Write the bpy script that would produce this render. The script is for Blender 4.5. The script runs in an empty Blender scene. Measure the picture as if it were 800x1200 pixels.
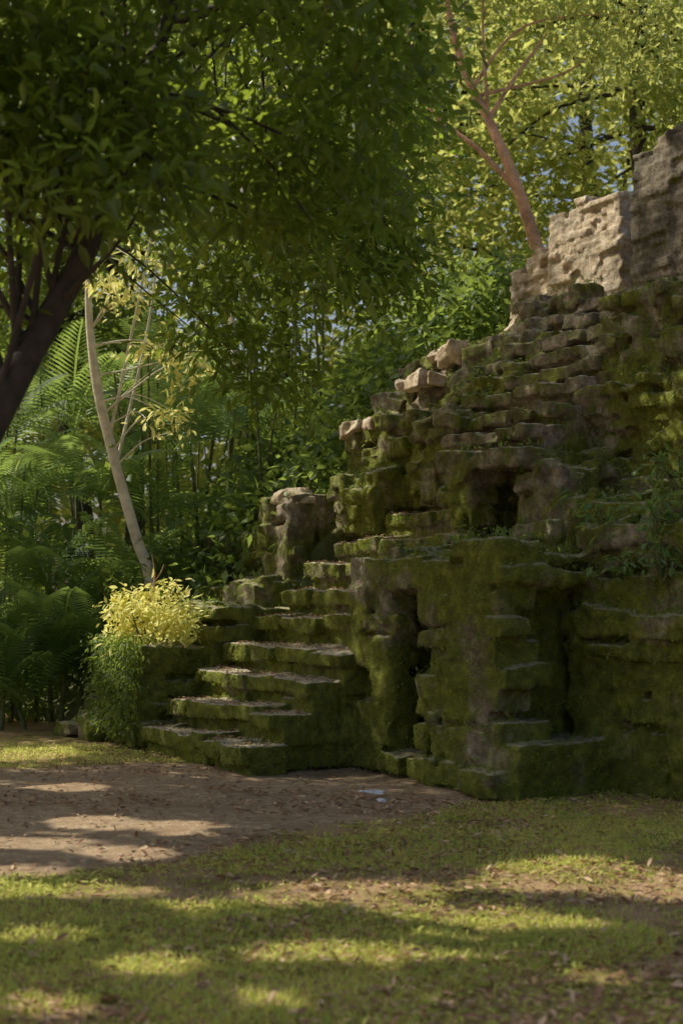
import bpy, math, random
import numpy as np
from mathutils import Vector
random.seed(7); rng=np.random.default_rng(11)
sc=bpy.context.scene
F=1667.0
def P(px,py,d): return np.array([(px-400)*d/F, d, 1.6+(700-py)*d/F])
SUN=np.array([-0.63,0.18,0.755]); SUN/=np.linalg.norm(SUN)
O=np.array([-2.09,14.8]); U=np.array([.857,.515]); V=np.array([.515,-.857])
def W(u,v,z):
    return np.array([O[0]+u*U[0]+v*V[0], O[1]+u*U[1]+v*V[1], z])

# ---------------------------------------------------------------- noise
def _h(i,j,k,s):
    n=(i*374761393+j*668265263+k*2147483647+s*974634777)&0xffffffff
    n=((n^(n>>13))*1274126177)&0xffffffff
    n=((n^(n>>16))*2246822519)&0xffffffff
    return ((n^(n>>15))&0xffff)/65535.0
def vnoise(p,scale=1.0,seed=0):
    q=np.asarray(p,float)*scale; f=np.floor(q).astype(np.int64); t=q-f; t=t*t*(3-2*t)
    r=0
    for a in (0,1):
        for b in (0,1):
            for c in (0,1):
                w=(t[:,0] if a else 1-t[:,0])*(t[:,1] if b else 1-t[:,1])*(t[:,2] if c else 1-t[:,2])
                r=r+w*_h(f[:,0]+a,f[:,1]+b,f[:,2]+c,seed)
    return r
def fbm(p,scale=1.0,seed=0,o=3):
    r=0;w=0;a=1.0
    for i in range(o):
        r=r+a*vnoise(p,scale*2**i,seed+i*7); w+=a; a*=.5
    return r/w

# ---------------------------------------------------------------- objects
def empty(name,loc=(0,0,0)):
    e=bpy.data.objects.new(name,None); e.location=(0,0,0); e.empty_display_size=.1
    sc.collection.objects.link(e); return e
def mesh_np(name,verts,faces,mat,rnd=None,parent=None,smooth=False,attrs=None):
    faces=np.asarray(faces); k=faces.shape[1]
    me=bpy.data.meshes.new(name)
    me.vertices.add(len(verts)); me.vertices.foreach_set("co",np.ascontiguousarray(verts,dtype=np.float32).ravel())
    me.loops.add(faces.size); me.loops.foreach_set("vertex_index",np.ascontiguousarray(faces,dtype=np.int32).ravel())
    me.polygons.add(len(faces)); me.polygons.foreach_set("loop_start",np.arange(0,faces.size,k,dtype=np.int32))
    if rnd is not None:
        at=me.attributes.new("rnd",'FLOAT','FACE'); at.data.foreach_set("value",np.asarray(rnd,dtype=np.float32))
    if attrs:
        for n,v in attrs.items():
            at=me.attributes.new(n,'FLOAT','POINT'); at.data.foreach_set("value",np.asarray(v,dtype=np.float32))
    me.update(calc_edges=True)
    me.materials.append(mat)
    if smooth: me.polygons.foreach_set("use_smooth",np.ones(len(faces),dtype=bool))
    ob=bpy.data.objects.new(name,me); sc.collection.objects.link(ob)
    if parent: ob.parent=parent
    return ob
def norm(a): return a/np.maximum(np.linalg.norm(a,axis=-1,keepdims=True),1e-9)
def frames(d,n):
    Y=norm(d); X=norm(np.cross(Y,n)); Z=np.cross(X,Y)
    return np.stack([X,Y,Z],axis=-1)
def bake(name,tv,tf,pos,R,s,mat,rnd=None,parent=None):
    n=len(pos); m=len(tv); s=np.asarray(s)
    if s.ndim==1: s=s[:,None,None]*np.ones((1,1,3))
    else: s=s[:,None,:]
    loc=tv[None]*s
    v=np.einsum('nij,nmj->nmi',R,loc)+pos[:,None,:]
    f=(tf[None]+(np.arange(n)*m)[:,None,None]).reshape(-1,tf.shape[1])
    if rnd is None: rnd=rng.random(n)
    return mesh_np(name,v.reshape(-1,3),f,mat,np.repeat(rnd,len(tf)),parent)
LEAF_V=np.array([[0,0,0],[.17,.28,.05],[.16,.62,.03],[0,1,-.1],[-.16,.62,.03],[-.17,.28,.05]],float)
LEAF_F=np.array([[0,1,2,3],[0,3,4,5]])
DIA_V=np.array([[0,0,0],[.26,.45,.06],[0,1,-.05],[-.26,.45,.06]],float)
DIA_F=np.array([[0,1,2],[0,2,3]])
BL_V=np.array([[-.06,0,0],[.06,0,0],[0,1,.25]],float); BL_F=np.array([[0,1,2]])
def rand_dirs(n,up=0.0,flat=1.0):
    d=rng.normal(size=(n,3)); d[:,2]=d[:,2]*flat+up; return norm(d)

# ---------------------------------------------------------------- materials
def newmat(name):
    m=bpy.data.materials.new(name); m.use_nodes=True; nt=m.node_tree
    for n in list(nt.nodes): nt.nodes.remove(n)
    out=nt.nodes.new('ShaderNodeOutputMaterial'); return m,nt,out
def N(nt,t,**k):
    n=nt.nodes.new(t)
    for a,b in k.items():
        if a in n.inputs: n.inputs[a].default_value=b
        else: setattr(n,a,b)
    return n
def ramp(nt,stops,src=None):
    r=nt.nodes.new('ShaderNodeValToRGB'); e=r.color_ramp.elements
    while len(e)<len(stops): e.new(.5)
    for i,(p,c) in enumerate(stops):
        e[i].position=p; e[i].color=(c,c,c,1) if isinstance(c,(int,float)) else (*[min(x,.93) for x in c],1)
    if src is not None: nt.links.new(src,r.inputs[0])
    return r
def mix(nt,f,a,b,typ='MIX'):
    m=nt.nodes.new('ShaderNodeMix'); m.data_type='RGBA'; m.blend_type=typ
    for s,v in ((0,f),(6,a),(7,b)):
        if hasattr(v,'links'): nt.links.new(v,m.inputs[s])
        elif isinstance(v,(int,float)): m.inputs[s].default_value=v
        else: m.inputs[s].default_value=(*v,1)
    return m.outputs[2]
def math_(nt,op,a,b=0.0,clamp=False):
    m=nt.nodes.new('ShaderNodeMath'); m.operation=op; m.use_clamp=clamp
    for s,v in ((0,a),(1,b)):
        if hasattr(v,'links'): nt.links.new(v,m.inputs[s])
        else: m.inputs[s].default_value=v
    return m.outputs[0]
def noise(nt,co,scale,detail=4,rough=.6):
    n=N(nt,'ShaderNodeTexNoise',Scale=scale,Detail=detail,Roughness=rough); nt.links.new(co,n.inputs['Vector']); return n.outputs['Fac']

def leafmat(name,c0,c1,c2,tr=(.3,.4,.04),tfac=.4,rough=.5,brown=0.03,gain=1.0,trmix=.75):
    c0,c1,c2=[tuple(min(x*gain,.9) for x in c) for c in (c0,c1,c2)]
    m,nt,out=newmat(name)
    at=N(nt,'ShaderNodeAttribute',attribute_name='rnd')
    g=N(nt,'ShaderNodeNewGeometry')
    nz=noise(nt,g.outputs['Position'],.6,2)
    f=math_(nt,'ADD',math_(nt,'MULTIPLY',at.outputs['Fac'],.65),math_(nt,'MULTIPLY',nz,.35))
    r=ramp(nt,[(0.05,c0),(.5,c1),(.9,c2)],f)
    br=ramp(nt,[(1-brown-.001,0.0),(1-brown,1.0)],at.outputs['Fac'])
    col=mix(nt,br.outputs[0],r.outputs[0],(.26,.16,.06))
    tcol=mix(nt,trmix,col,tr)
    p=N(nt,'ShaderNodeBsdfPrincipled',Roughness=rough); nt.links.new(col,p.inputs['Base Color'])
    p.inputs['Specular IOR Level'].default_value=.4
    t=N(nt,'ShaderNodeBsdfTranslucent'); nt.links.new(tcol,t.inputs[0])
    ms=N(nt,'ShaderNodeMixShader'); ms.inputs[0].default_value=tfac
    nt.links.new(p.outputs[0],ms.inputs[1]); nt.links.new(t.outputs[0],ms.inputs[2]); nt.links.new(ms.outputs[0],out.inputs[0])
    return m
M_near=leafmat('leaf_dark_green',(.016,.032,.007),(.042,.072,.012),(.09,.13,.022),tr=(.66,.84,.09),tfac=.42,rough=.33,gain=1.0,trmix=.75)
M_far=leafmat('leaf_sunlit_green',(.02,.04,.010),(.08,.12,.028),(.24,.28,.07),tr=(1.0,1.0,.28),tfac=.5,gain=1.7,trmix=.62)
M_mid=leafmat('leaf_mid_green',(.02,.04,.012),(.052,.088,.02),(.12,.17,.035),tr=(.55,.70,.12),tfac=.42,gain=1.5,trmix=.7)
M_palm=leafmat('palm_leaf',(.03,.06,.018),(.065,.115,.035),(.14,.21,.055),tr=(.5,.66,.14),tfac=.42,rough=.36,brown=.05,gain=1.6,trmix=.7)
M_sunleaf=leafmat('sunlit_pale_leaf',(.66,.60,.10),(.88,.80,.22),(.92,.90,.50),tr=(1.0,1.0,.4),tfac=.38,brown=.0)  # leaf colour paled to paint in sunlight on these leaves
M_moss=leafmat('moss',(.040,.055,.007),(.080,.105,.012),(.15,.185,.02),tr=(.4,.52,.05),tfac=.2,rough=.9,brown=.06,gain=2.7)
M_grass=leafmat('grass_blade',(.06,.08,.018),(.13,.15,.03),(.28,.275,.075),tr=(1.0,1.0,.3),tfac=.45,rough=.7,brown=.10,gain=2.8)
M_litter=leafmat('dead_leaf',(.16,.08,.045),(.38,.22,.12),(.76,.57,.37),tr=(.7,.4,.18),tfac=.12,rough=.7,brown=0.0)

def stone_mat(name,mossy=1.0,pale=0.0,tread=0.5,topmoss=True,stainf=1.0):
    m,nt,out=newmat(name)
    g=N(nt,'ShaderNodeNewGeometry'); pos=g.outputs['Position']
    sep=N(nt,'ShaderNodeSeparateXYZ'); nt.links.new(g.outputs['Normal'],sep.inputs[0])
    sp=N(nt,'ShaderNodeSeparateXYZ'); nt.links.new(pos,sp.inputs[0])
    n1=noise(nt,pos,2.2,8,.65); n2=noise(nt,pos,9,6,.7); n3=noise(nt,pos,38,5,.7); n4=noise(nt,pos,.8,4,.6)
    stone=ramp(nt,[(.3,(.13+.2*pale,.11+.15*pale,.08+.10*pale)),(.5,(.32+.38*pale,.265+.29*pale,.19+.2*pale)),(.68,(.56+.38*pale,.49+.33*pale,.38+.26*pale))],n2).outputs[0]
    stain=ramp(nt,[(.42,0.0),(.6,max(0,.8-.45*pale)*stainf)],n1).outputs[0]
    stone=mix(nt,stain,stone,(.07,.06,.045))
    speck=ramp(nt,[(.66,0.0),(.74,.6)],n3).outputs[0]
    stone=mix(nt,speck,stone,(.66,.61,.50))
    mossc=ramp(nt,[(.28,(.07,.09,.012)),(.5,(.18,.215,.026)),(.72,(.37,.41,.045))],n2).outputs[0]
    mossc=mix(nt,math_(nt,'MULTIPLY',n3,.5),mossc,(.10,.08,.032))
    up=sep.outputs['Z']
    f=math_(nt,'ADD',n4,math_(nt,'MULTIPLY',n1,.8))
    f=math_(nt,'ADD',f,math_(nt,'MULTIPLY',up,.12 if topmoss else -.2))
    hz=math_(nt,'MULTIPLY',math_(nt,'SUBTRACT',2.2,sp.outputs['Z']),.05)
    f=math_(nt,'ADD',f,hz)
    f=math_(nt,'ADD',f,-.95+.17*mossy+ .315)
    mf=ramp(nt,[(.26,0.0),(.44,.94 if mossy>0 else .3)],f).outputs[0]
    col=mix(nt,mf,stone,mossc)
    tf=math_(nt,'MULTIPLY',ramp(nt,[(.66,0.0),(.86,1.0)],up).outputs[0],ramp(nt,[(.34,0.0),(.5,tread)],n2).outputs[0])
    col=mix(nt,tf,col,mix(nt,n3,(.30,.24,.16),(.86,.76,.60)))  # up-facing faces paled: litter tone plus light painted onto the tops
    p=N(nt,'ShaderNodeBsdfPrincipled',Roughness=.95); nt.links.new(col,p.inputs['Base Color'])
    p.inputs['Specular IOR Level'].default_value=.15
    h=math_(nt,'ADD',math_(nt,'MULTIPLY',n2,.6),math_(nt,'MULTIPLY',n3,.4))
    b=N(nt,'ShaderNodeBump',Strength=1.0,Distance=.07); nt.links.new(h,b.inputs['Height']); nt.links.new(b.outputs[0],p.inputs['Normal'])
    nt.links.new(p.outputs[0],out.inputs[0]); return m
M_stone=stone_mat('mossy_limestone',1.0,0,.6)
M_step=stone_mat('mossy_step_limestone',.9,0,1.0)
M_step2=stone_mat('worn_step_limestone',.55,.1,1.0)
M_wall=stone_mat('sunlit_pale_masonry',-.9,.85,.5,False)  # whole wall paled so its colour carries the sun on it
M_wall2=stone_mat('stained_masonry',.5,.0,.3,False)
M_sunpatch=stone_mat('sun_patch_limestone',-3.0,.9,.8,False,.5)  # pale stone colour painting in sunlit spots

def simple(name,c,rough=.9,sc_=12,var=.5):
    m,nt,out=newmat(name); g=N(nt,'ShaderNodeNewGeometry')
    n=noise(nt,g.outputs['Position'],sc_,6,.7)
    r=ramp(nt,[(.3,tuple(x*(1-var) for x in c)),(.7,tuple(min(1,x*(1+var)) for x in c))],n)
    p=N(nt,'ShaderNodeBsdfPrincipled',Roughness=rough); nt.links.new(r.outputs[0],p.inputs['Base Color'])
    b=N(nt,'ShaderNodeBump',Strength=.6,Distance=.02); nt.links.new(n,b.inputs['Height']); nt.links.new(b.outputs[0],p.inputs['Normal'])
    nt.links.new(p.outputs[0],out.inputs[0]); return m
M_bark=simple('dark_bark',(.045,.036,.027)); M_pale=simple('pale_bark',(.70,.65,.54),sc_=7,var=.3)
M_tan=simple('reddish_bark',(.55,.32,.19),sc_=6); M_paper=simple('white_paper',(.8,.8,.8),var=.1)
M_stem=simple('green_stem',(.12,.13,.05))

def ground_mat():
    m,nt,out=newmat('forest_ground')
    g=N(nt,'ShaderNodeNewGeometry'); pos=g.outputs['Position']
    at=N(nt,'ShaderNodeAttribute',attribute_name='dirt')
    n1=noise(nt,pos,1.6,6,.65); n2=noise(nt,pos,11,6,.7); n3=noise(nt,pos,60,4,.7)
    dirt=ramp(nt,[(.3,(.20,.135,.08)),(.5,(.46,.335,.215)),(.7,(.84,.65,.45))],math_(nt,'ADD',math_(nt,'MULTIPLY',n2,.5),math_(nt,'MULTIPLY',n3,.5))).outputs[0]
    dirt=mix(nt,ramp(nt,[(.45,0.0),(.65,.5)],n1).outputs[0],dirt,(.28,.18,.105))
    soil=ramp(nt,[(.3,(.10,.07,.03)),(.5,(.26,.22,.07)),(.7,(.50,.45,.14))],n2).outputs[0]
    soil=mix(nt,ramp(nt,[(.42,0.0),(.56,.9)],n1).outputs[0],soil,mix(nt,n3,(.14,.08,.04),(.80,.54,.32)))
    f=math_(nt,'ADD',at.outputs['Fac'],math_(nt,'MULTIPLY',math_(nt,'SUBTRACT',n2,.5),.9))
    f=ramp(nt,[(.4,0.0),(.62,1.0)],f).outputs[0]
    col=mix(nt,f,soil,dirt)
    p=N(nt,'ShaderNodeBsdfPrincipled',Roughness=.95); nt.links.new(col,p.inputs['Base Color']); p.inputs['Specular IOR Level'].default_value=.1
    b=N(nt,'ShaderNodeBump',Strength=.8,Distance=.03); nt.links.new(n3,b.inputs['Height']); nt.links.new(b.outputs[0],p.inputs['Normal'])
    nt.links.new(p.outputs[0],out.inputs[0]); return m
M_ground=ground_mat(); M_hill=simple('hill_undergrowth',(.10,.11,.03),sc_=3,var=.7)

# ---------------------------------------------------------------- ground
def dirt_mask(x,y):
    p=np.stack([x,y,0*x],-1)
    n=(fbm(p,.9,3)-.5)*1.6
    dx,dy=3.8,4.2; L=math.hypot(dx,dy)
    s=((x+2.4)*(-dy)+(y-7.4)*dx)/L
    a=np.clip((s+n*.55)/.9+.5,0,1)
    far=np.clip((14.4+.25*x-y+n*.4)/.5,0,1)
    left=np.clip((x+5.5)/1.,0,1)
    back=np.clip((2.5-y)/1.5,0,1)  # unseen ground behind the camera made bright dirt to bounce light forward
    return np.maximum(a*far*left,back)
def axis(lo,hi,step,far,nf):
    c=np.arange(lo,hi+1e-6,step); g=np.geomspace(1,far,nf)
    return np.concatenate([(lo-g)[::-1],c,hi+g])
xs=axis(-7,7,.1,150,14); ys=axis(1,20,.1,200,14)
X,Y=np.meshgrid(xs,ys); x=X.ravel(); y=Y.ravel(); p=np.stack([x,y,0*x],-1)
z=(fbm(p,.7,5)-.5)*.10*np.clip(1-np.maximum(abs(x)-6,0)/3,0,1)+(fbm(p,5,9)-.5)*.03
gv=np.stack([x,y,z],-1); nx=len(xs); ny=len(ys)
i,j=np.meshgrid(np.arange(nx-1),np.arange(ny-1)); b=(j*nx+i).ravel()
gf=np.stack([b,b+1,b+nx+1,b+nx],-1)
mesh_np('ground',gv,gf,M_ground,smooth=True,attrs={'dirt':dirt_mask(x,y)})
def gz(x,y):
    p=np.stack([x,y,0*x],-1)
    return (fbm(p,.7,5)-.5)*.10*np.clip(1-np.maximum(abs(x)-6,0)/3,0,1)+(fbm(p,5,9)-.5)*.03
def to_uv(x,y):
    dx=x-O[0]; dy=y-O[1]; return dx*U[0]+dy*U[1], dx*V[0]+dy*V[1]
def ss(a): a=np.clip(a,0,1); return a*a*(3-2*a)
def hill_h(x,y):
    u,v=to_uv(x,y)
    h=np.clip((u-.3)*1.0,0,5.0)+np.clip(u-9,0,14)*.25
    h=h*ss((v+8.5)/5.5)
    h=np.where((v>-.6)&(u<5),h*np.clip(1-(v+.6)/.4,0,1)*1.0,h)
    p=np.stack([x,y,0*x],-1)
    return h+(fbm(p,.8,21)-.5)*.6*np.clip(h,0,1)
hx=np.arange(-12,40,.3); hy=np.arange(10,70,.3); X,Y=np.meshgrid(hx,hy); x=X.ravel(); y=Y.ravel()
h=hill_h(x,y); hv=np.stack([x,y,np.where(h<.05,-.4,h-.05)],-1); nx=len(hx)
i,j=np.meshgrid(np.arange(nx-1),np.arange(len(hy)-1)); b=(j*nx+i).ravel()
mesh_np('hill',hv,np.stack([b,b+1,b+nx+1,b+nx],-1),M_hill,smooth=True)

# ---------------------------------------------------------------- masonry
class Stones:
    def __init__(s): s.v=[];s.f=[];s.n=0
    def box(s,u0,u1,v0,v1,z0,z1,j=.015,rot=0.0):
        c=np.array([(u0+u1)/2,(v0+v1)/2,(z0+z1)/2])
        hs=np.array([(u1-u0)/2,(v1-v0)/2,(z1-z0)/2])
        sg=np.array([[-1,-1,-1],[1,-1,-1],[1,1,-1],[-1,1,-1],[-1,-1,1],[1,-1,1],[1,1,1],[-1,1,1]],float)
        q=sg*hs+rng.uniform(-j,j,(8,3))
        if rot:
            a=rng.uniform(-rot,rot); t=rng.uniform(-rot,rot)*.6
            q=np.stack([q[:,0]*math.cos(a)-q[:,1]*math.sin(a),q[:,0]*math.sin(a)+q[:,1]*math.cos(a),q[:,2]+q[:,1]*t],-1)
        q=q+c
        w=np.stack([O[0]+q[:,0]*U[0]+q[:,1]*V[0],O[1]+q[:,0]*U[1]+q[:,1]*V[1],q[:,2]],-1)
        s.v.append(w)
        f=np.array([[0,1,2,3],[7,6,5,4],[4,5,1,0],[5,6,2,1],[6,7,3,2],[7,4,0,3]])
        s.f.append(f+s.n); s.n+=8
    def block(s,u0,u1,v0,v1,z0,z1,course=.24,ln=.45,jit=.05,batter=0.0,miss=.05,left=True,front=True,back=False,top=True,gap=.03,rub=5,cjit=.035,rr=.09):
        s.box(u0+.14+batter*(z1-z0),u1,v0+(.12 if back else 0),v1-.14-batter*(z1-z0),z0,z1-.05,j=.02)
        z=z0
        while z<z1-.05:
            h=course*random.uniform(.65,1.3); h=min(h,z1-z)
            if z1-z-h<.08: h=z1-z
            b=batter*(z-z0)
            cj=random.uniform(-cjit,cjit)
            def row(a0,a1,put):
                a=a0
                while a<a1-.05:
                    l=min(ln*random.uniform(.5,1.5),a1-a)
                    if a1-a-l<.12: l=a1-a
                    if random.random()>miss: put(a,a+l)
                    a+=l
            zz=z
            er=lambda: random.uniform(0,.05)*(random.random()<.4)
            if left:
                row(v0,v1,lambda a,c:s.box(u0+b+cj+random.uniform(-jit,jit),u0+b+.34,a+gap*.5,c-gap*.5,zz+gap*.6,zz+h-gap*.5-er(),j=.025,rot=.06))
            if front:
                row(u0+b,u1,lambda a,c:s.box(a+gap*.5,c-gap*.5,v1-b-.34,v1-b-cj+random.uniform(-jit,jit),zz+gap*.6,zz+h-gap*.5-er(),j=.025,rot=.06))
            if back:
                row(u0+b,u1,lambda a,c:s.box(a+gap*.5,c-gap*.5,v0-random.uniform(-jit,jit),v0+.3,zz+gap*.6,zz+h-gap*.5,j=.025,rot=.06))
            z+=h
        if left:
            for _ in range(int((v1-v0)*(z1-z0)*rub)):
                a=random.uniform(v0,v1); c=random.uniform(z0,z1); r=random.uniform(.03,rr)
                s.box(u0+batter*(c-z0)-.02-r*.3,u0+batter*(c-z0)+.2,a-r*1.3,a+r*1.3,c-r*.7,c+r*.7,j=.025,rot=.3)
        if front:
            for _ in range(int(min(u1-u0,2)*(z1-z0)*rub)):
                a=random.uniform(u0,min(u1,u0+2)); c=random.uniform(z0,z1); r=random.uniform(.03,rr)
                s.box(a-r*1.3,a+r*1.3,v1-batter*(c-z0)-.2,v1-batter*(c-z0)+.02+r*.3,c-r*.7,c+r*.7,j=.025,rot=.3)
        if top:
            n=int((u1-u0)*(v1-v0)*3)+3
            for _ in range(min(n,60)):
                r=random.uniform(.05,.17); a=u0+.04+r+max(0,min(u1,u0+1.5)-u0-.3)*random.random()**1.3; c=random.uniform(v0+.1,v1-.12)
                s.box(a-r,a+r,c-r*1.2,c+r*1.2,z1-.14,z1+random.uniform(-.04,.09),j=.04,rot=.6)
    def build(s,name,mat,vox,disp=((.10,.45),(.04,.13)),parent=None,smooth_it=2):
        me=bpy.data.meshes.new(name); me.from_pydata(np.concatenate(s.v).tolist(),[],np.concatenate(s.f).tolist()); me.update()
        ob=bpy.data.objects.new(name,me); sc.collection.objects.link(ob)
        r=ob.modifiers.new('r','REMESH'); r.mode='VOXEL'; r.voxel_size=vox; r.use_smooth_shade=True
        if smooth_it:
            sm=ob.modifiers.new('s','SMOOTH'); sm.iterations=smooth_it; sm.factor=.5
        for k,(st,size) in enumerate(disp):
            t=bpy.data.textures.new(name+'_n%d'%k,'CLOUDS'); t.noise_scale=size; t.noise_depth=3
            d=ob.modifiers.new('d','DISPLACE'); d.texture=t; d.strength=st; d.mid_level=.5; d.texture_coords='GLOBAL'
        dg=bpy.context.evaluated_depsgraph_get(); m2=bpy.data.meshes.new_from_object(ob.evaluated_get(dg))
        ob.modifiers.clear(); ob.data=m2; m2.name=name; m2.materials.clear(); m2.materials.append(mat)
        if parent: ob.parent=parent
        return ob

ruin=empty('temple_ruin')
T=Stones()
# wall beside the stairs: a skin of stones with a hollow added behind to darken the tall slit opening
T.block(1.15,1.42,2.3,2.98,0,1.72,course=.26,ln=.38,jit=.022,rub=1,cjit=.015,top=False)
T.block(1.10,2.9,3.40,4.45,0,1.92,course=.26,ln=.40,batter=.04,jit=.025,front=False,rub=1,cjit=.015)
T.box(1.95,2.9,2.2,3.5,0,1.9); T.box(1.3,2.9,2.2,3.6,1.68,1.93)
T.block(1.16,2.9,2.3,3.56,1.66,1.97,course=.3,ln=.5,front=False,rub=0,jit=.02)
T.block(1.08,1.5,2.95,3.44,0,.26,course=.22,front=False,rub=0,jit=.02,top=False)
for z in np.arange(0,1.9,.21):
    o=random.uniform(-.12,.10)
    T.box(1.16,1.60+o,3.9,4.60+random.uniform(-.08,.09),z+.02,z+.19,rot=.12)
T.block(1.55,2.4,3.6,3.75,.0,1.9,course=.25,left=False)
T.block(1.25,2.35,3.8,4.55,1.68,1.98,course=.18,jit=.05,rub=1)
T.box(1.15,2.25,3.7,4.80,-.05,.40,j=.05,rot=.05)
T.box(1.0,1.7,4.2,4.75,-.05,.2,j=.05,rot=.1)
T.block(2.12,7.0,4.35,7.5,0,1.15,course=.30,ln=.5,batter=-.03,jit=.04,back=True,cjit=.02,rub=2)
T.block(2.04,7.0,4.3,7.5,1.1,1.5,course=.2,ln=.6,jit=.06)
T.block(2.22,7.0,4.3,7.5,1.5,2.2,course=.25,ln=.45,jit=.05,cjit=.02)
T.block(2.5,7.0,3.9,7.5,2.1,2.45,course=.2,jit=.08)
T.block(2.25,4.5,2.35,2.72,1.9,2.85,course=.2,ln=.35)
T.block(2.35,4.5,3.2,3.85,1.9,2.8,course=.22,ln=.4,batter=.05)
T.box(2.85,4.5,2.6,3.3,1.9,2.8)
T.block(2.17,4.5,2.2,3.5,2.80,3.04,course=.26,ln=.7,jit=.05,rub=0,top=False)
T.block(2.45,4.5,3.4,4.0,1.9,2.5,course=.3,ln=.4)
T.block(2.75,4.5,3.8,4.6,1.9,2.35,course=.2)
for k in range(22):
    a=random.uniform(1.35,2.3); c=random.uniform(2.35,4.4); r=random.uniform(.08,.18)
    T.box(a-r,a+r,c-r,c+r,1.82,2.0+random.uniform(-.05,.07),j=.04,rot=.5)
T.box(3.3,8,-.9,3.2,0,2.85)
T.box(4.8,9,-1.3,8,0,4.6)
zt=3.5
for k in range(7):
    u0=2.8+.26*k
    T.block(u0,u0+1.4,.85+random.uniform(-.12,.15),1.80,2.6,zt+.24*k+random.uniform(-.08,.08),course=.19,ln=.24,jit=.09,back=True,rub=16,rr=.13,cjit=.01,miss=.15)
T.block(2.95,4.4,-.75,.8,2.3,3.62,course=.2,ln=.26,jit=.09,back=True,rub=14,rr=.13,cjit=.01,miss=.12)
T.block(2.55,3.2,-.4,.5,2.3,3.02,course=.2,ln=.3,jit=.07,back=True)
T.block(3.45,5,-1.0,1.0,3.3,4.1,course=.2,ln=.24,jit=.1,back=True,rub=14,rr=.13,cjit=.01,miss=.12)
T.block(4.0,5.5,-1.2,1.2,3.9,4.5,course=.2,ln=.24,jit=.1,back=True,rub=14,rr=.13,cjit=.01,miss=.12)
T.block(4.6,7,-1.3,3.2,4.2,4.72,course=.18,ln=.24,jit=.1,back=True,rub=14,rr=.12,cjit=.01,miss=.12)
T.block(3.25,8,3.2,7.8,2.3,3.35,course=.22,ln=.34,jit=.07,batter=.08,back=True,rub=12,rr=.12,cjit=.015,miss=.1)
T.block(3.2,8,3.15,7.8,3.3,3.62,course=.17,ln=.5,jit=.09,back=True)
T.block(3.45,8,3.2,7.7,3.6,4.3,course=.2,ln=.32,jit=.08,batter=.05,back=True,rub=12,rr=.12,cjit=.015,miss=.1)
T.block(3.43,8,3.15,7.7,4.28,4.52,course=.13,ln=.36,jit=.09,back=True)
T.block(4.1,8,3.2,7.7,4.45,4.68,course=.14,ln=.36,jit=.1,back=True)
T.block(2.15,2.95,-1.45,-.65,1.5,2.8,course=.3,ln=.42,jit=.05,back=True,top=False)
T.block(1.55,3.0,-2.6,-.5,.8,1.75,course=.2,ln=.36,jit=.1,back=True)
T.block(2.2,3.5,-3.6,-1.2,1.4,2.35,course=.2,ln=.36,jit=.12,back=True)
T.block(0.05,.95,-1.15,-.12,0,1.08,course=.25,ln=.4,jit=.06,back=True)
T.block(.85,2.3,-1.2,-.05,0,1.5,course=.22,ln=.36,jit=.07,back=True)
T.block(.35,1.2,-2.5,-1.1,0,.42,course=.2,ln=.35,jit=.12,back=True)
T.block(.9,2.2,-2.9,-1.1,0,.85,course=.2,ln=.33,jit=.13,back=True)
T.block(-.2,.5,-2.0,-1.0,0,.2,course=.2,ln=.35,jit=.14,back=True)
terr=T.build('terraces',M_stone,.024,parent=ruin)
# pale blocks added on the tops, their colour standing in for sun spots
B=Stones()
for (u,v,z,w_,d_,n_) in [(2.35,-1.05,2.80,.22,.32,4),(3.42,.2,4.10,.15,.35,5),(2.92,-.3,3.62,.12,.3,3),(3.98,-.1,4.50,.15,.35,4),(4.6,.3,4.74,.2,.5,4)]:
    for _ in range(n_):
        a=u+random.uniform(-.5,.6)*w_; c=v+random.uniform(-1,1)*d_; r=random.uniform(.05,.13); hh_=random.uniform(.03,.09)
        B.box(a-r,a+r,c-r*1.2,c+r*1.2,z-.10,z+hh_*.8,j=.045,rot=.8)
B.build('sun_patch_stones',M_sunpatch,.018,disp=((.06,.3),(.03,.07)),parent=ruin,smooth_it=2)

stair=empty('stone_staircase')
S=Stones()
for k in range(10):
    u0=.33*k; z1=.28*(k+1); v1=2.35+random.uniform(-.06,.10)-(0.1 if 3<k<7 else 0); v0=-.02+random.uniform(-.05,.05)
    vc=min(v1,2.2) if k>3 else v1
    S.box(u0+.12,3.6,v0+.05,vc-.12,0,z1-.05)
    v=v0
    while v<v1-.1:
        l=min(random.uniform(.25,.65),v1-v)
        if v1-v-l<.2: l=v1-v
        dz=random.uniform(-.04,.012); du=random.uniform(-.06,.04)
        S.box(u0+du,u0+.45,v+.012,v+l-.012,z1-.15+dz,z1+dz,rot=.05,j=.025)
        if random.random()<.9: S.box(u0+.06+random.uniform(-.02,.05),u0+.45,v+.02,v+l-.02,z1-.30,z1-.17+dz,j=.02)
        v+=l
    u=u0
    for zc in np.arange(0,z1-.2,.22):
        S.box(u+.06,u+.36,v1-.4,min(v1,2.38)-.03+random.uniform(-.05,.05)*(k<4),zc+.01,zc+.21,rot=.05)
st=S.build('steps',M_step,.02,disp=((.045,.4),(.026,.1)),parent=stair,smooth_it=1)
S=Stones()
for k in range(8):
    u0=2.6+.26*k; z1=3.04+.225*(k+1); v0=1.76; v1=3.22
    S.box(u0+.14,5.6,v0,v1,2.7,z1-.05)
    v=v0
    while v<v1-.1:
        l=min(random.uniform(.22,.5),v1-v); dz=random.uniform(-.05,.02)
        if random.random()>.07: S.box(u0+random.uniform(-.07,.04),u0+.4,v+.012,v+l-.012,z1-.13+dz,z1+dz,rot=.07,j=.025)
        v+=l
st2=S.build('upper_flight',M_step2,.02,disp=((.05,.4),(.026,.1)),parent=stair,smooth_it=1)

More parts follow.
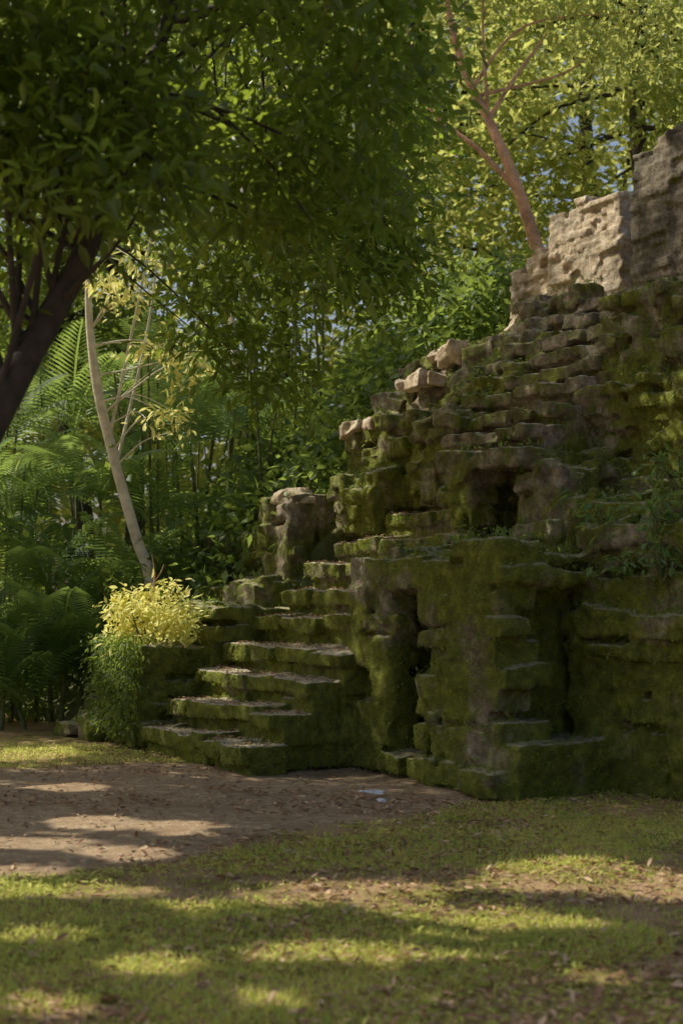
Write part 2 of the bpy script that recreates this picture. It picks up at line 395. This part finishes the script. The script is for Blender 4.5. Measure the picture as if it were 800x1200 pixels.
def ruinwall(name,specs,mat):
    S=Stones()
    for (u0,u1,v0,v1,z0,z1,slope,vis) in specs:
        S.box(u0+.06,u1-.06,v0+.05,v1-.05,z0,z1-.25-slope)
        z=z0
        while z<z1:
            h=random.uniform(.07,.13); v=v0; off=random.uniform(-.02,.02)
            while v<v1-.05:
                l=min(random.uniform(.12,.34),v1-v)
                lim=z1+slope*((v-v0)/(v1-v0)-1)+random.uniform(-.14,.03)
                if z+h<lim:
                    if random.random()>.04: S.box(u0+off+random.uniform(-.035,.02),u0+.28,v+.01,v+l-.01,z+.01,z+h-.01,j=.012)
                    S.box(u1-.28,u1,v+.008,v+l-.008,z+.008,z+h-.008,j=.008)
                    S.box(u0+.08,u1-.2,v,v+l,z,z+h)
                v+=l
            if z+h<z1-.05:
                u=u0
                while u<u1-.05:
                    l=min(random.uniform(.12,.3),u1-u)
                    S.box(u+.008,u+l-.008,v1-.25,v1+random.uniform(-.05,.03),z+.01,z+h-.01,j=.012)
                    if z+h<z1-slope: S.box(u+.008,u+l-.008,v0+random.uniform(-.05,.03),v0+.25,z+.01,z+h-.01,j=.012)
                    u+=l
            z+=h
    return S.build(name,mat,.018,disp=((.03,.3),(.013,.06)),smooth_it=0)
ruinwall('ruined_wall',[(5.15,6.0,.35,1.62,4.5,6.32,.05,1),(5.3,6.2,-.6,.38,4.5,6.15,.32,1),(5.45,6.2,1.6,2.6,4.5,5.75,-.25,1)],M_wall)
ruinwall('ruined_wall',[(4.3,5.6,2.72,3.3,4.4,6.38,.2,1),(4.32,5.6,3.3,6.0,4.4,6.5,.1,1)],M_wall2)

# moss fuzz
def mesh_samples(ob,n):
    me=ob.data
    m=len(me.polygons); c=np.empty(m*3,np.float32); me.polygons.foreach_get('center',c); c=c.reshape(-1,3)
    nn=np.empty(m*3,np.float32); me.polygons.foreach_get('normal',nn); nn=nn.reshape(-1,3)
    a=np.empty(m,np.float32); me.polygons.foreach_get('area',a)
    u,v=to_uv(c[:,0],c[:,1])
    w=a*((nn[:,1]<.55)|(nn[:,2]>.4))*(c[:,2]>-.02)*(v<6.2)
    idx=rng.choice(m,n,p=w/w.sum())
    return c[idx]+rng.normal(0,.008,(n,3)),nn[idx]
def moss(ob,n,par,thr=.46,name='moss',top=1.0):
    p,nn=mesh_samples(ob,n)
    k=fbm(p,1.3,31)+.25*(fbm(p,6,33)-.5)+.03*(2.4-p[:,2])+.05*nn[:,2]
    keep=(k>thr)|(rng.random(n)<.06); keep&=(nn[:,2]<.8)|(rng.random(n)<top); p=p[keep]; nn=nn[keep]
    d=nn*.8+rng.normal(size=p.shape)*.6+np.array([0,0,-.25])
    R=frames(d,rand_dirs(len(p)))
    s=np.stack([rng.uniform(.07,.16,len(p)),rng.uniform(.012,.036,len(p)),rng.uniform(.02,.04,len(p))],-1)
    bake(name,BL_V,BL_F,p-nn*.004,R,s,M_moss,rnd=np.clip(.55*rng.random(len(p))+.45*fbm(p,3,40),0,1),parent=par)
moss(terr,180000,ruin,.44,top=.6); moss(st,40000,stair,.50,top=.12); moss(st2,12000,stair,.50,'upper_moss',top=.1)
def ledge_plants(ob,n,par):
    p,nn=mesh_samples(ob,n*14); k=fbm(p,.9,51)
    sel=np.where((nn[:,2]>.5)&(k>.48))[0][:n]; p=p[sel]
    m=9; pp=np.repeat(p,m,0)+rng.normal(0,.05,(len(p)*m,3))*[1,1,.6]+[0,0,.03]
    d=rand_dirs(len(pp),.5)
    bake('ledge_plants',LEAF_V,LEAF_F,pp,frames(d,rand_dirs(len(pp),2)),rng.uniform(.03,.065,len(pp)),M_mid,parent=par)
ledge_plants(terr,1500,ruin)

# ---------------------------------------------------------------- tubes
def tube(pts,rad,seg=10,wob=.0):
    pts=np.array(pts,float); n=len(pts)
    res=[];rr=[]
    for i in range(n-1):
        p0=pts[max(i-1,0)];p1=pts[i];p2=pts[i+1];p3=pts[min(i+2,n-1)]
        for t in np.linspace(0,1,6,endpoint=False):
            res.append(.5*((2*p1)+(-p0+p2)*t+(2*p0-5*p1+4*p2-p3)*t*t+(-p0+3*p1-3*p2+p3)*t**3)); rr.append(rad[i]*(1-t)+rad[i+1]*t)
    res.append(pts[-1]); rr.append(rad[-1]); res=np.array(res); rr=np.array(rr)
    if wob: res[1:-1]+=rng.normal(0,wob,(len(res)-2,3))
    tan=norm(np.gradient(res,axis=0)); ref=np.array([.3,.9,.2]); X=norm(np.cross(tan,ref)); Z=np.cross(tan,X)
    a=np.linspace(0,2*np.pi,seg,endpoint=False)
    v=res[:,None]+rr[:,None,None]*(np.cos(a)[None,:,None]*X[:,None]+np.sin(a)[None,:,None]*Z[:,None])
    m=len(res); i,j=np.meshgrid(np.arange(seg),np.arange(m-1)); i=i.ravel();j=j.ravel()
    f=np.stack([j*seg+i,j*seg+(i+1)%seg,(j+1)*seg+(i+1)%seg,(j+1)*seg+i],-1)
    return v.reshape(-1,3),f,res
def tubes(name,lst,mat,parent=None,seg=8,wob=0):
    vs=[];fs=[];n=0
    for pts,rad in lst:
        v,f,_=tube(pts,rad,seg,wob); vs.append(v); fs.append(f+n); n+=len(v)
    return mesh_np(name,np.concatenate(vs),np.concatenate(fs),mat,parent=parent,smooth=True)

# ---------------------------------------------------------------- gaps cut in the canopy so sun reaches chosen spots
def G(px,py):
    d=F*1.6/(py-700); return np.array([(px-400)*d/F,d,0])
LIT=[(W(.40,-.62,1.36),.75),(W(2.35,-1.05,2.8),.4),(W(3.45,.1,4.15),.45),(W(2.95,-.3,3.65),.35),(W(4.1,-.1,4.5),.45),(W(4.7,.3,4.8),.4),(W(5.2,1.0,5.85),.6),
     (P(150,325,16.4),.6),(P(205,425,16.6),.6),(P(190,495,16.6),.45),(P(112,440,17),.35),(P(135,560,17.2),.3),(W(4.35,2.9,6.1),.25),
     (P(365,70,13.2),.7),(P(300,150,13),.4),(P(340,210,13.2),.3),(P(150,60,7.8),.26),(P(60,170,7.8),.2),(P(440,390,13),.25),(P(240,110,8),.2),(P(420,200,13),.3),(P(330,330,13),.22),
     (P(60,600,18),.4),(P(250,540,20),.4),(P(480,300,19),.8),
     (G(390,1045),.32),(G(455,1042),.22),(G(330,1052),.2),(G(690,1030),.40),(G(620,1036),.24),(G(740,1040),.24),(G(590,1074),.26),(G(500,1068),.2),(G(430,1114),.25),(G(530,1106),.24),(G(340,1118),.16),(G(660,1080),.16),
     (G(110,965),.26),(G(200,972),.24),(G(30,985),.32),(G(10,1050),.25),(G(130,1048),.22),(G(80,925),.24),(G(8,885),.6),(G(60,1100),.14),(G(180,1130),.14),(G(60,1175),.09),(G(320,1168),.08),(G(700,1143),.12),(G(790,1045),.25),(G(240,1068),.16),(G(150,1000),.22),(G(20,1020),.2)]
def shade_ok(c,scale=1.0,marg=.0,wob=.10):
    ok=np.ones(len(c),bool); wb=(rng.random(len(c))-.5)*wob
    for t,r in LIT:
        w=c-t; al=w@SUN; d=np.linalg.norm(w-al[:,None]*SUN,axis=1)
        ok&=~((d<(r*scale+marg+wb))&(al>.9+r*.3))
    return ok
# ---------------------------------------------------------------- foliage
def crown_clusters(c,r,n,thr=.45,seed=0,nscale=.55,shell=.5):
    out=np.zeros((0,3))
    while len(out)<n:
        d=norm(rng.normal(size=(n*3,3))); rad=rng.random(n*3)**(shell/1.5)
        p=d*rad[:,None]*np.array(r)+np.array(c)
        k=fbm(p,nscale,seed,2); out=np.concatenate([out,p[k>thr]])
    return out[:n]
def foliage(name,cl,per,spread,size,mat,parent=None,diamond=False,flat=.5,droop=-.25,gaps=None,mul=None):
    n=len(cl)*per; cs=np.repeat(cl,per,0)
    off=rng.normal(size=(n,3))*spread*np.array([1,1,flat])
    p=cs+off
    d=norm(off+1e-6)*.7+rng.normal(size=(n,3))*.5+np.array([0,0,droop])
    nrm=rng.normal(size=(n,3))*.55+np.array([0,0,1])
    s=rng.uniform(.6,1.25,n)*size
    if mul is not None: s=s*np.repeat(mul,per)
    rnd=np.clip(.6*rng.random(n)+.4*np.repeat(rng.random(len(cl)),per),0,.999)
    if gaps is not None:
        k=shade_ok(p+norm(d)*s[:,None]*.5,gaps,s*.3); p=p[k];d=d[k];nrm=nrm[k];s=s[k];rnd=rnd[k]
    return bake(name,DIA_V if diamond else LEAF_V,DIA_F if diamond else LEAF_F,p,frames(d,nrm),s,mat,rnd,parent)
def limbs(base_pts,base_r,cl,k,r0=.05):
    _,_,res=tube(base_pts,base_r); L=[(base_pts,base_r)]
    sel=cl[rng.choice(len(cl),min(k,len(cl)),replace=False)]
    top=res[int(len(res)*.45):]
    for c in sel:
        a=top[rng.integers(len(top))] if c[2]>res[-1][2] else top[np.argmin(np.linalg.norm(top-c,axis=1)+rng.random(len(top))*.8)]
        mid=(a+c)/2+rng.normal(0,.12,3)*np.linalg.norm(c-a)*.5+np.array([0,0,.08*np.linalg.norm(c-a)])
        L.append(([a,mid,c],[r0,r0*.55,r0*.15]))
    return L
def tree(name,trunk,rad,crowns,ncl,per,spread,size,lm,bm,k=14,diamond=False,thr=.45,seed=0,r0=.05,nscale=.55,gaps=None):
    e=empty(name); cl=np.concatenate([crown_clusters(c,r,int(ncl*w),thr,seed,nscale) for c,r,w in crowns])
    tubes('trunk_and_branches',limbs(trunk,rad,cl,k,r0),bm,e)
    foliage('crown',cl,per,spread,size,lm,e,diamond,gaps=gaps); return e
nC=6200
a=rng.uniform(-6,12,nC); b_=rng.uniform(3.2,18.5,nC)
ab=np.stack([a,b_,0*a],-1)
keep=~((a>3.8)&(b_<5.0)); keep&=(fbm(ab*[.7,1.3,1],1.7,303,2)>.22)|(b_<6.6); a=a[keep]; b_=b_[keep]
t=np.maximum(9.0,(a+6.3)/(-SUN[0]))+rng.random(len(a))*3
mul_=np.where(b_<11.8,1.8,1.1)
cc=np.stack([a,b_,0*a],-1)+SUN[None]*t[:,None]
infr=(cc[:,0]/cc[:,1]> -0.245)&(cc[:,1]>0)&(cc[:,2]<1.6+.47*cc[:,1])
cc=cc[~infr]; mul_=mul_[~infr]
bases=[(-8.5,9),(-8,14),(-9.5,19),(-7.4,23),(-11,12)]
bb=np.array(bases); own=np.argmin(np.linalg.norm(cc[:,None,:2]-bb[None],axis=2)+rng.random((len(cc),len(bb)))*1.5,axis=1)
for q,(bx,by) in enumerate(bases):
    cl=cc[own==q]
    if len(cl)<5: continue
    e=empty('shade_canopy_tree'); tr=[(bx,by,-.1),(bx+.2,by,3),(bx+.1,by+.2,7),(bx+.3,by,11)]  # unseen trees added left of frame to block and dapple the sun
    tubes('trunk_and_branches',limbs(tr,[.3,.24,.18,.08],cl,14,.03),M_bark,e)
    foliage('crown',cl,18,.19,.17,M_mid,e,True,gaps=1.0,mul=mul_[own==q])

tree('overhanging_tree',[(-2.75,7.2,-.1),(-2.35,7.2,1.4),(-1.92,7.2,2.2),(-1.66,7.3,2.75),(-1.3,7.6,3.6),(-.9,7.9,5.0)],[.16,.12,.095,.085,.06,.03],
     [((-1.5,7.8,5.0),(2.0,1.5,1.55),.75),((-.15,8.6,4.9),(.75,1.1,1.5),.22),((-2.4,7.6,3.9),(.9,.9,1.0),.12),((-1.35,6.9,4.0),(.75,.35,.75),.14)],410,38,.17,.115,M_near,M_bark,k=42,thr=.46,seed=5,r0=.02,nscale=1.7,gaps=1.0)
tree('jungle_tree',[(-4.3,13.2,-.1),(-4.0,13.2,3),(-3.4,13.3,5.4),(-2.0,13.3,6.8),(-.6,13.3,7.2)],[.16,.14,.1,.07,.03],
     [((-.6,13.2,6.4),(1.6,1.6,2.4),.7),((-.3,13.0,4.4),(1.1,.8,1.25),.32)],285,36,.22,.14,M_near,M_bark,k=30,thr=.47,seed=15,r0=.02,nscale=1.3,gaps=1.0)
def thin(name,pix,rads,mat,crown,ncl,lm,size=.14,seed=1,per=34,spread=.28,k=10,extra=[],sunny=None):
    pts=[P(*q) for q in pix]
    e=empty(name); cl=np.concatenate([crown_clusters(c,r,int(ncl*w),.42,seed,.8) for c,r,w in crown])
    L=limbs(pts,rads,cl,k,min(.03,rads[-1]*1.2))+[([P(*q) for q in pp],rr) for pp,rr in extra]
    if sunny:
        sl=np.concatenate([crown_clusters(c,r,n,.40,seed+3,1.5) for c,r,n in sunny]); L+=limbs(pts,rads,sl,14,.014)[1:]
        foliage('sunlit_leaves',sl,16,.13,.12,M_sunleaf,e)  # pale leaves standing in for sunlit highlights in the foliage
    tubes('trunk_and_branches',L,mat,e); foliage('crown',cl,per,spread,size,lm,e,gaps=1.0); return e
thin('pale_trunk_tree',[(196,862,17.2),(178,690,17.3),(160,630,17.3),(132,530,17.2),(112,440,17),(104,330,16.8),(120,200,16.6)],[.09,.075,.07,.065,.06,.04,.02],M_pale,
     [(P(120,60,16.5),(1.2,1.2,1.3),1)],80,M_mid,k=5,sunny=[(P(150,325,16.4),(.38,.35,.5),16),(P(205,425,16.6),(.33,.3,.4),13),(P(190,495,16.6),(.22,.2,.2),6)])
thin('slender_tree',[(320,760,20.5),(296,575,20.5),(284,480,20.5),(272,385,20.5),(262,250,20.4)],[.08,.07,.07,.06,.02],M_pale,[(P(265,230,20.3),(1.5,1.4,2),1)],80,M_mid,seed=4,k=6)
thin('reddish_trunk_tree',[(640,330,19),(622,268,19),(600,205,19),(572,140,19.2),(545,85,19.4),(528,25,19.6),(515,-60,19.8)],[.10,.085,.075,.065,.055,.045,.03],M_tan,
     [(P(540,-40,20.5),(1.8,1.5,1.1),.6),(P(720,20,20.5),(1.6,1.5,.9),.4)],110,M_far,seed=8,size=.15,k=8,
     extra=[([(607,225,19),(560,175,19),(515,140,19.2),(488,105,19.4)],[.04,.035,.028,.015]),([(572,140,19.2),(600,95,19.3),(640,40,19.6)],[.035,.028,.015])])

BT=[((1.4,28),(1.4,28,10.5),(3.6,2.6,4.6)),((5.6,26),(5.8,26,11.2),(3.8,2.5,3.8)),((10,28),(10,28,12),(4,3,5)),((-4.5,29),(-4.5,29,9),(4,2.6,6)),((-10,30),(-10,30,9),(5,3,6.5)),((-1.5,33),(-1.5,33,13),(5,2.5,5)),((6,34),(6,34,14.5),(5.5,2.5,5)),((-5,26),(-5.2,26,7),(2.8,1.8,3.8))]
for q,((bx,by),c,r) in enumerate(BT):
    hb=float(hill_h(np.array([bx]),np.array([by]))[0])
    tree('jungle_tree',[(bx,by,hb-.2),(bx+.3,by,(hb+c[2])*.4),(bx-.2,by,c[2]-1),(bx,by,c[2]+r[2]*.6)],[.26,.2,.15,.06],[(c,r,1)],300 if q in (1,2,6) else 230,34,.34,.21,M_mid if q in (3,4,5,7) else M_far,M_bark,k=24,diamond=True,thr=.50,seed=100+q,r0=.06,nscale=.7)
n=2300; xx=rng.uniform(-22,24,n); yy=rng.uniform(37,46,n); zz=rng.uniform(0,21,n)
pp=np.stack([xx,yy,zz],-1); k=fbm(pp,.25,200,2); pp=pp[(k>.42)|(zz<9)]
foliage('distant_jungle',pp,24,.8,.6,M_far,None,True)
n=2600; xx=rng.uniform(-9,3.5,n); yy=rng.uniform(17,27,n); u,v=to_uv(xx,yy)
hh=hill_h(xx,yy); top=np.where(u>1.0,.9,2.6)*(.3+fbm(np.stack([xx,yy,0*xx],-1),.4,61)*1.1)
zz=hh+rng.random(n)**1.2*top+.1; pp=np.stack([xx,yy,zz],-1)
keep=(v<-1.0)|(u>7); pp=pp[keep]
foliage('undergrowth',pp,22,.24,.17,M_mid,None,True,gaps=1.0)
n=800; uu=rng.uniform(2.5,9,n); vv=rng.uniform(-6,-1.5,n); xx=O[0]+uu*U[0]+vv*V[0]; yy=O[1]+uu*U[1]+vv*V[1]
hh=hill_h(xx,yy); pp=np.stack([xx,yy,hh+rng.random(n)*1.0*np.clip((uu-3)/3,.15,1.4)],-1)
foliage('hillside_shrubs',pp,24,.2,.14,M_mid,None,True,gaps=1.0)

# ---------------------------------------------------------------- palms
def frond_template(nl=26,arch=.55):
    vs=[];fs=[];n=0
    def rach(t): return np.array([0,t*(1-.12*t),arch*(.9*t-1.15*t*t)])
    for i in range(nl):
        t=.12+.86*i/nl; b=rach(t); l=.34*math.sin(math.pi*min(1,.18+.82*t))**.7*(1.05-.4*t)
        for sgn in (-1,1):
            d=np.array([sgn*.85,.5,-.28]); d/=np.linalg.norm(d); tip=b+d*l; tip[2]-=l*.18
            w=np.array([0,.0105,0]); m=b+d*l*.5+np.array([0,0,.02])
            vs+= [b-w*.6,m-w,tip,m+w]; fs.append([n,n+1,n+2,n+3]); n+=4
    for i in range(6):
        a,b2=rach(i/6),rach((i+1)/6); w=np.array([.008,0,0])
        vs+=[a-w,b2-w,b2+w,a+w]; fs.append([n,n+1,n+2,n+3]); n+=4
    return np.array(vs),np.array(fs)
FT=[frond_template(22,.45),frond_template(26,.62)]
def palm(name,base,hstem,nf,L,mat=M_palm,tilt=.55,stem=.03):
    e=empty(name); top=np.array(base)+np.array([rng.normal(0,.08),rng.normal(0,.08),hstem])
    if hstem>.15: tubes('stem',[([base,(np.array(base)+top)/2+rng.normal(0,.03,3),top],[stem*1.2,stem,stem*.8])],M_stem,e,seg=7)
    az=np.linspace(0,2*np.pi,nf,endpoint=False)+rng.normal(0,.25,nf); el=rng.uniform(.2,1.1,nf)*1.0+tilt*.3
    d=np.stack([np.cos(az)*np.cos(el),np.sin(az)*np.cos(el),np.sin(el)],-1)
    up=np.stack([-np.cos(az)*np.sin(el),-np.sin(az)*np.sin(el),np.cos(el)],-1)
    tv,tf=FT[rng.integers(2)]
    bake('fronds',tv,tf,np.repeat(top[None],nf,0),frames(d,up),rng.uniform(.75,1.1,nf)*L,mat,rng.random(nf)*.8,e)
pal=[(30,850,17,.3,1.5),(95,850,17.5,.4,1.4),(-20,840,17.2,.9,1.5),(60,830,18,1.6,1.6),(120,800,18.5,2.3,1.6),(20,800,19,2.6,1.8),(170,790,18.6,1.4,1.5),(215,760,19.5,2.3,1.5),(150,780,21,3.1,1.8),(240,740,21,2.2,1.7),(300,700,22,2.0,1.6),(90,800,21,3.6,1.9),(0,800,20,3.6,2.0),(270,720,20.0,1.2,1.3),(200,800,22,3.8,1.8),(-60,820,18,2.2,1.8),(320,690,23,2.4,1.7),(130,840,17.8,.5,1.2),(70,850,17.2,1.0,1.5),(150,830,17.6,1.1,1.3),(230,770,19,1.8,1.4),(0,850,16.8,.5,1.5)]
for px,py,d,hs,L in pal:
    x_=(px-400)*d/F; hz=float(hill_h(np.array([x_]),np.array([float(d)]))[0]); palm('palm_plant',(x_,d,max(0,hz)-.05),hs,rng.integers(9,13),L)
L=[]
for k in range(70):
    d=rng.uniform(18,26); px=rng.uniform(-40,380); x_=(px-400)*d/F; hz=max(0,float(hill_h(np.array([x_]),np.array([d]))[0])); hgt=rng.uniform(2,4.5); ln=rng.normal(0,.25,2)
    L.append(([(x_,d,hz-.1),(x_+ln[0]*.4,d+ln[1]*.4,hz+hgt*.5),(x_+ln[0],d+ln[1],hz+hgt)],[.025,.02,.012]))
tubes('cane_stems',L,M_stem,seg=6)

def shrub(name,c,r,n,per,size,mat,spread=.09,thr=.38,ns=3.):
    e=empty(name); cl=crown_clusters(c,r,n,thr,3,ns)
    base=np.array([c[0],c[1],c[2]-r[2]*1.1]); tubes('stems',[([base,(base+q)/2+rng.normal(0,.03,3),q],[.012,.009,.004]) for q in cl[:18]],M_stem,e,seg=5)
    foliage('leaves',cl,per,spread,size,mat,e); return e
c=W(.36,-.58,1.36); shrub('shrub',c,(.46,.38,.42),78,20,.10,M_sunleaf)
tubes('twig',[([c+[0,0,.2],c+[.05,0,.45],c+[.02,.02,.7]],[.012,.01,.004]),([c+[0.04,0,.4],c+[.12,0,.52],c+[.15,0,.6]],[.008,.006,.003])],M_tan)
n=420; vv=rng.uniform(-1.15,-.1,n); zz=rng.uniform(.15,1.2,n); uu=rng.uniform(-.1,.03,n)
pp=np.array([W(a,b,c_) for a,b,c_ in zip(uu,vv,zz)]); foliage('hanging_vine',pp,9,.06,.06,M_mid,None,droop=-.8)
for (px,py,d,s,sz) in [(712,612,12.0,.22,.11),(735,645,11.7,.15,.09),(785,610,11.3,.28,.12),(800,560,11.8,.25,.11),(775,655,11.2,.18,.09)]:
    shrub('leafy_vine',P(px,py,d),(s,s*.7,s),int(30*s)+4,10,sz,M_palm,spread=.10)
palm('fern_plant',(1.62,4.7,-.02),.45,9,.75,tilt=.1,stem=.015)

# ---------------------------------------------------------------- grass, litter
def ground_pts(n,yl,yh,wx=.30):
    y=yl+(yh-yl)*rng.random(n)**1.25; x=rng.uniform(-1,1,n)*(y*wx+.6); return x,y
n=200000; x,y=ground_pts(n,3.2,15.5); dm=dirt_mask(x,y); p=np.stack([x,y,gz(x,y)],-1)
g=fbm(p,.9,91)-.04*np.clip(7.3-y,0,3); k=(rng.random(n)>dm*1.6)&((g>.48)|(rng.random(n)<.12)); u,v=to_uv(x,y); k&=~((u>0)&(v<4.4)&(v>0))
k&=(rng.random(n)<.035)|(dm<.6)
p=p[k]; d=rng.normal(size=p.shape)*.9+[0,0,1]
s=np.stack([rng.uniform(.06,.13,len(p)),rng.uniform(.02,.055,len(p)),rng.uniform(.03,.06,len(p))],-1)
bake('grass',BL_V,BL_F,p,frames(d,rand_dirs(len(p))),s,M_grass,rnd=np.clip(.6*rng.random(len(p))+.5*fbm(p,1.5,95),0,1))
n=30000; x,y=ground_pts(n,3.2,15); dm=dirt_mask(x,y); p=np.stack([x,y,gz(x,y)+.016],-1); k=(fbm(p,1.4,97)>.48)&(dm<.4); p=p[k]
bake('ground_weeds',LEAF_V,LEAF_F,p,frames(rand_dirs(len(p),.2,.3),rand_dirs(len(p),2.5)),rng.uniform(.025,.06,len(p)),M_grass)
n=28000; x,y=ground_pts(n,3.2,15); p=np.stack([x,y,gz(x,y)+.014],-1); k=(fbm(p,.9,99)+.09*np.clip(8.5-y,0,3)>.55)|(rng.random(n)<.18); p=p[k]
bake('leaf_litter',LEAF_V,LEAF_F,p,frames(rand_dirs(len(p),.05,.2),rand_dirs(len(p),3.)),rng.uniform(.025,.075,len(p)),M_litter,rnd=rng.random(len(p)))
ps,nn=mesh_samples(st,16000); k=nn[:,2]>.8; ps=ps[k]+[0,0,.012]
bake('step_leaf_litter',LEAF_V,LEAF_F,ps,frames(rand_dirs(len(ps),.05,.15),rand_dirs(len(ps),3.)),rng.uniform(.02,.05,len(ps)),M_litter,rnd=rng.random(len(ps)),parent=stair)
def blob(name,c,r,mat,amp=.3,sub=3):
    import bmesh
    bm=bmesh.new(); bmesh.ops.create_icosphere(bm,subdivisions=sub,radius=1)
    v=np.array([q.co[:] for q in bm.verts]); k=1+amp*(fbm(v+np.array(c),1.6,7)*2-1)
    for q,w,s in zip(bm.verts,v,k): q.co=Vector((w*s*np.array(r)+np.array(c)).tolist())
    me=bpy.data.meshes.new(name); bm.to_mesh(me); bm.free(); me.materials.append(mat)
    ob=bpy.data.objects.new(name,me); sc.collection.objects.link(ob)
a=G(436,932); blob('paper_litter',(a[0],a[1],.03),(.08,.05,.02),M_paper,1.3,2); a=G(447,941); blob('paper_litter',(a[0],a[1],.022),(.035,.03,.013),M_paper,1.2,2)

# ---------------------------------------------------------------- light, camera
w=bpy.data.worlds.new('World'); sc.world=w; w.use_nodes=True; nt=w.node_tree
sky=nt.nodes.new('ShaderNodeTexSky'); sky.sky_type='NISHITA'; sky.sun_disc=False; sky.dust_density=5.0; sky.ozone_density=.5
sky.sun_elevation=math.asin(SUN[2]); sky.sun_rotation=math.atan2(SUN[0],SUN[1])%(2*math.pi)
bg=nt.nodes['Background']; bg.inputs[1].default_value=.13; nt.links.new(sky.outputs[0],bg.inputs[0])
ld=bpy.data.lights.new('sun','SUN'); ld.energy=5; ld.angle=math.radians(.5); ld.color=(1,.94,.78)
lo=bpy.data.objects.new('sun',ld); sc.collection.objects.link(lo); lo.rotation_euler=Vector(SUN.tolist()).to_track_quat('Z','Y').to_euler()
cd=bpy.data.cameras.new('camera'); cam=bpy.data.objects.new('camera',cd); sc.collection.objects.link(cam)
cam.location=(0,0,1.6); cam.rotation_euler=(math.radians(90),0,0); cd.lens=50; cd.sensor_width=36; cd.shift_y=100/1200
cd.clip_end=600; cd.clip_start=.05; cd.dof.use_dof=True; cd.dof.focus_distance=13.5; cd.dof.aperture_fstop=1.8
sc.camera=cam
sc.view_settings.view_transform='Standard'; sc.view_settings.look='None'; sc.view_settings.exposure=0
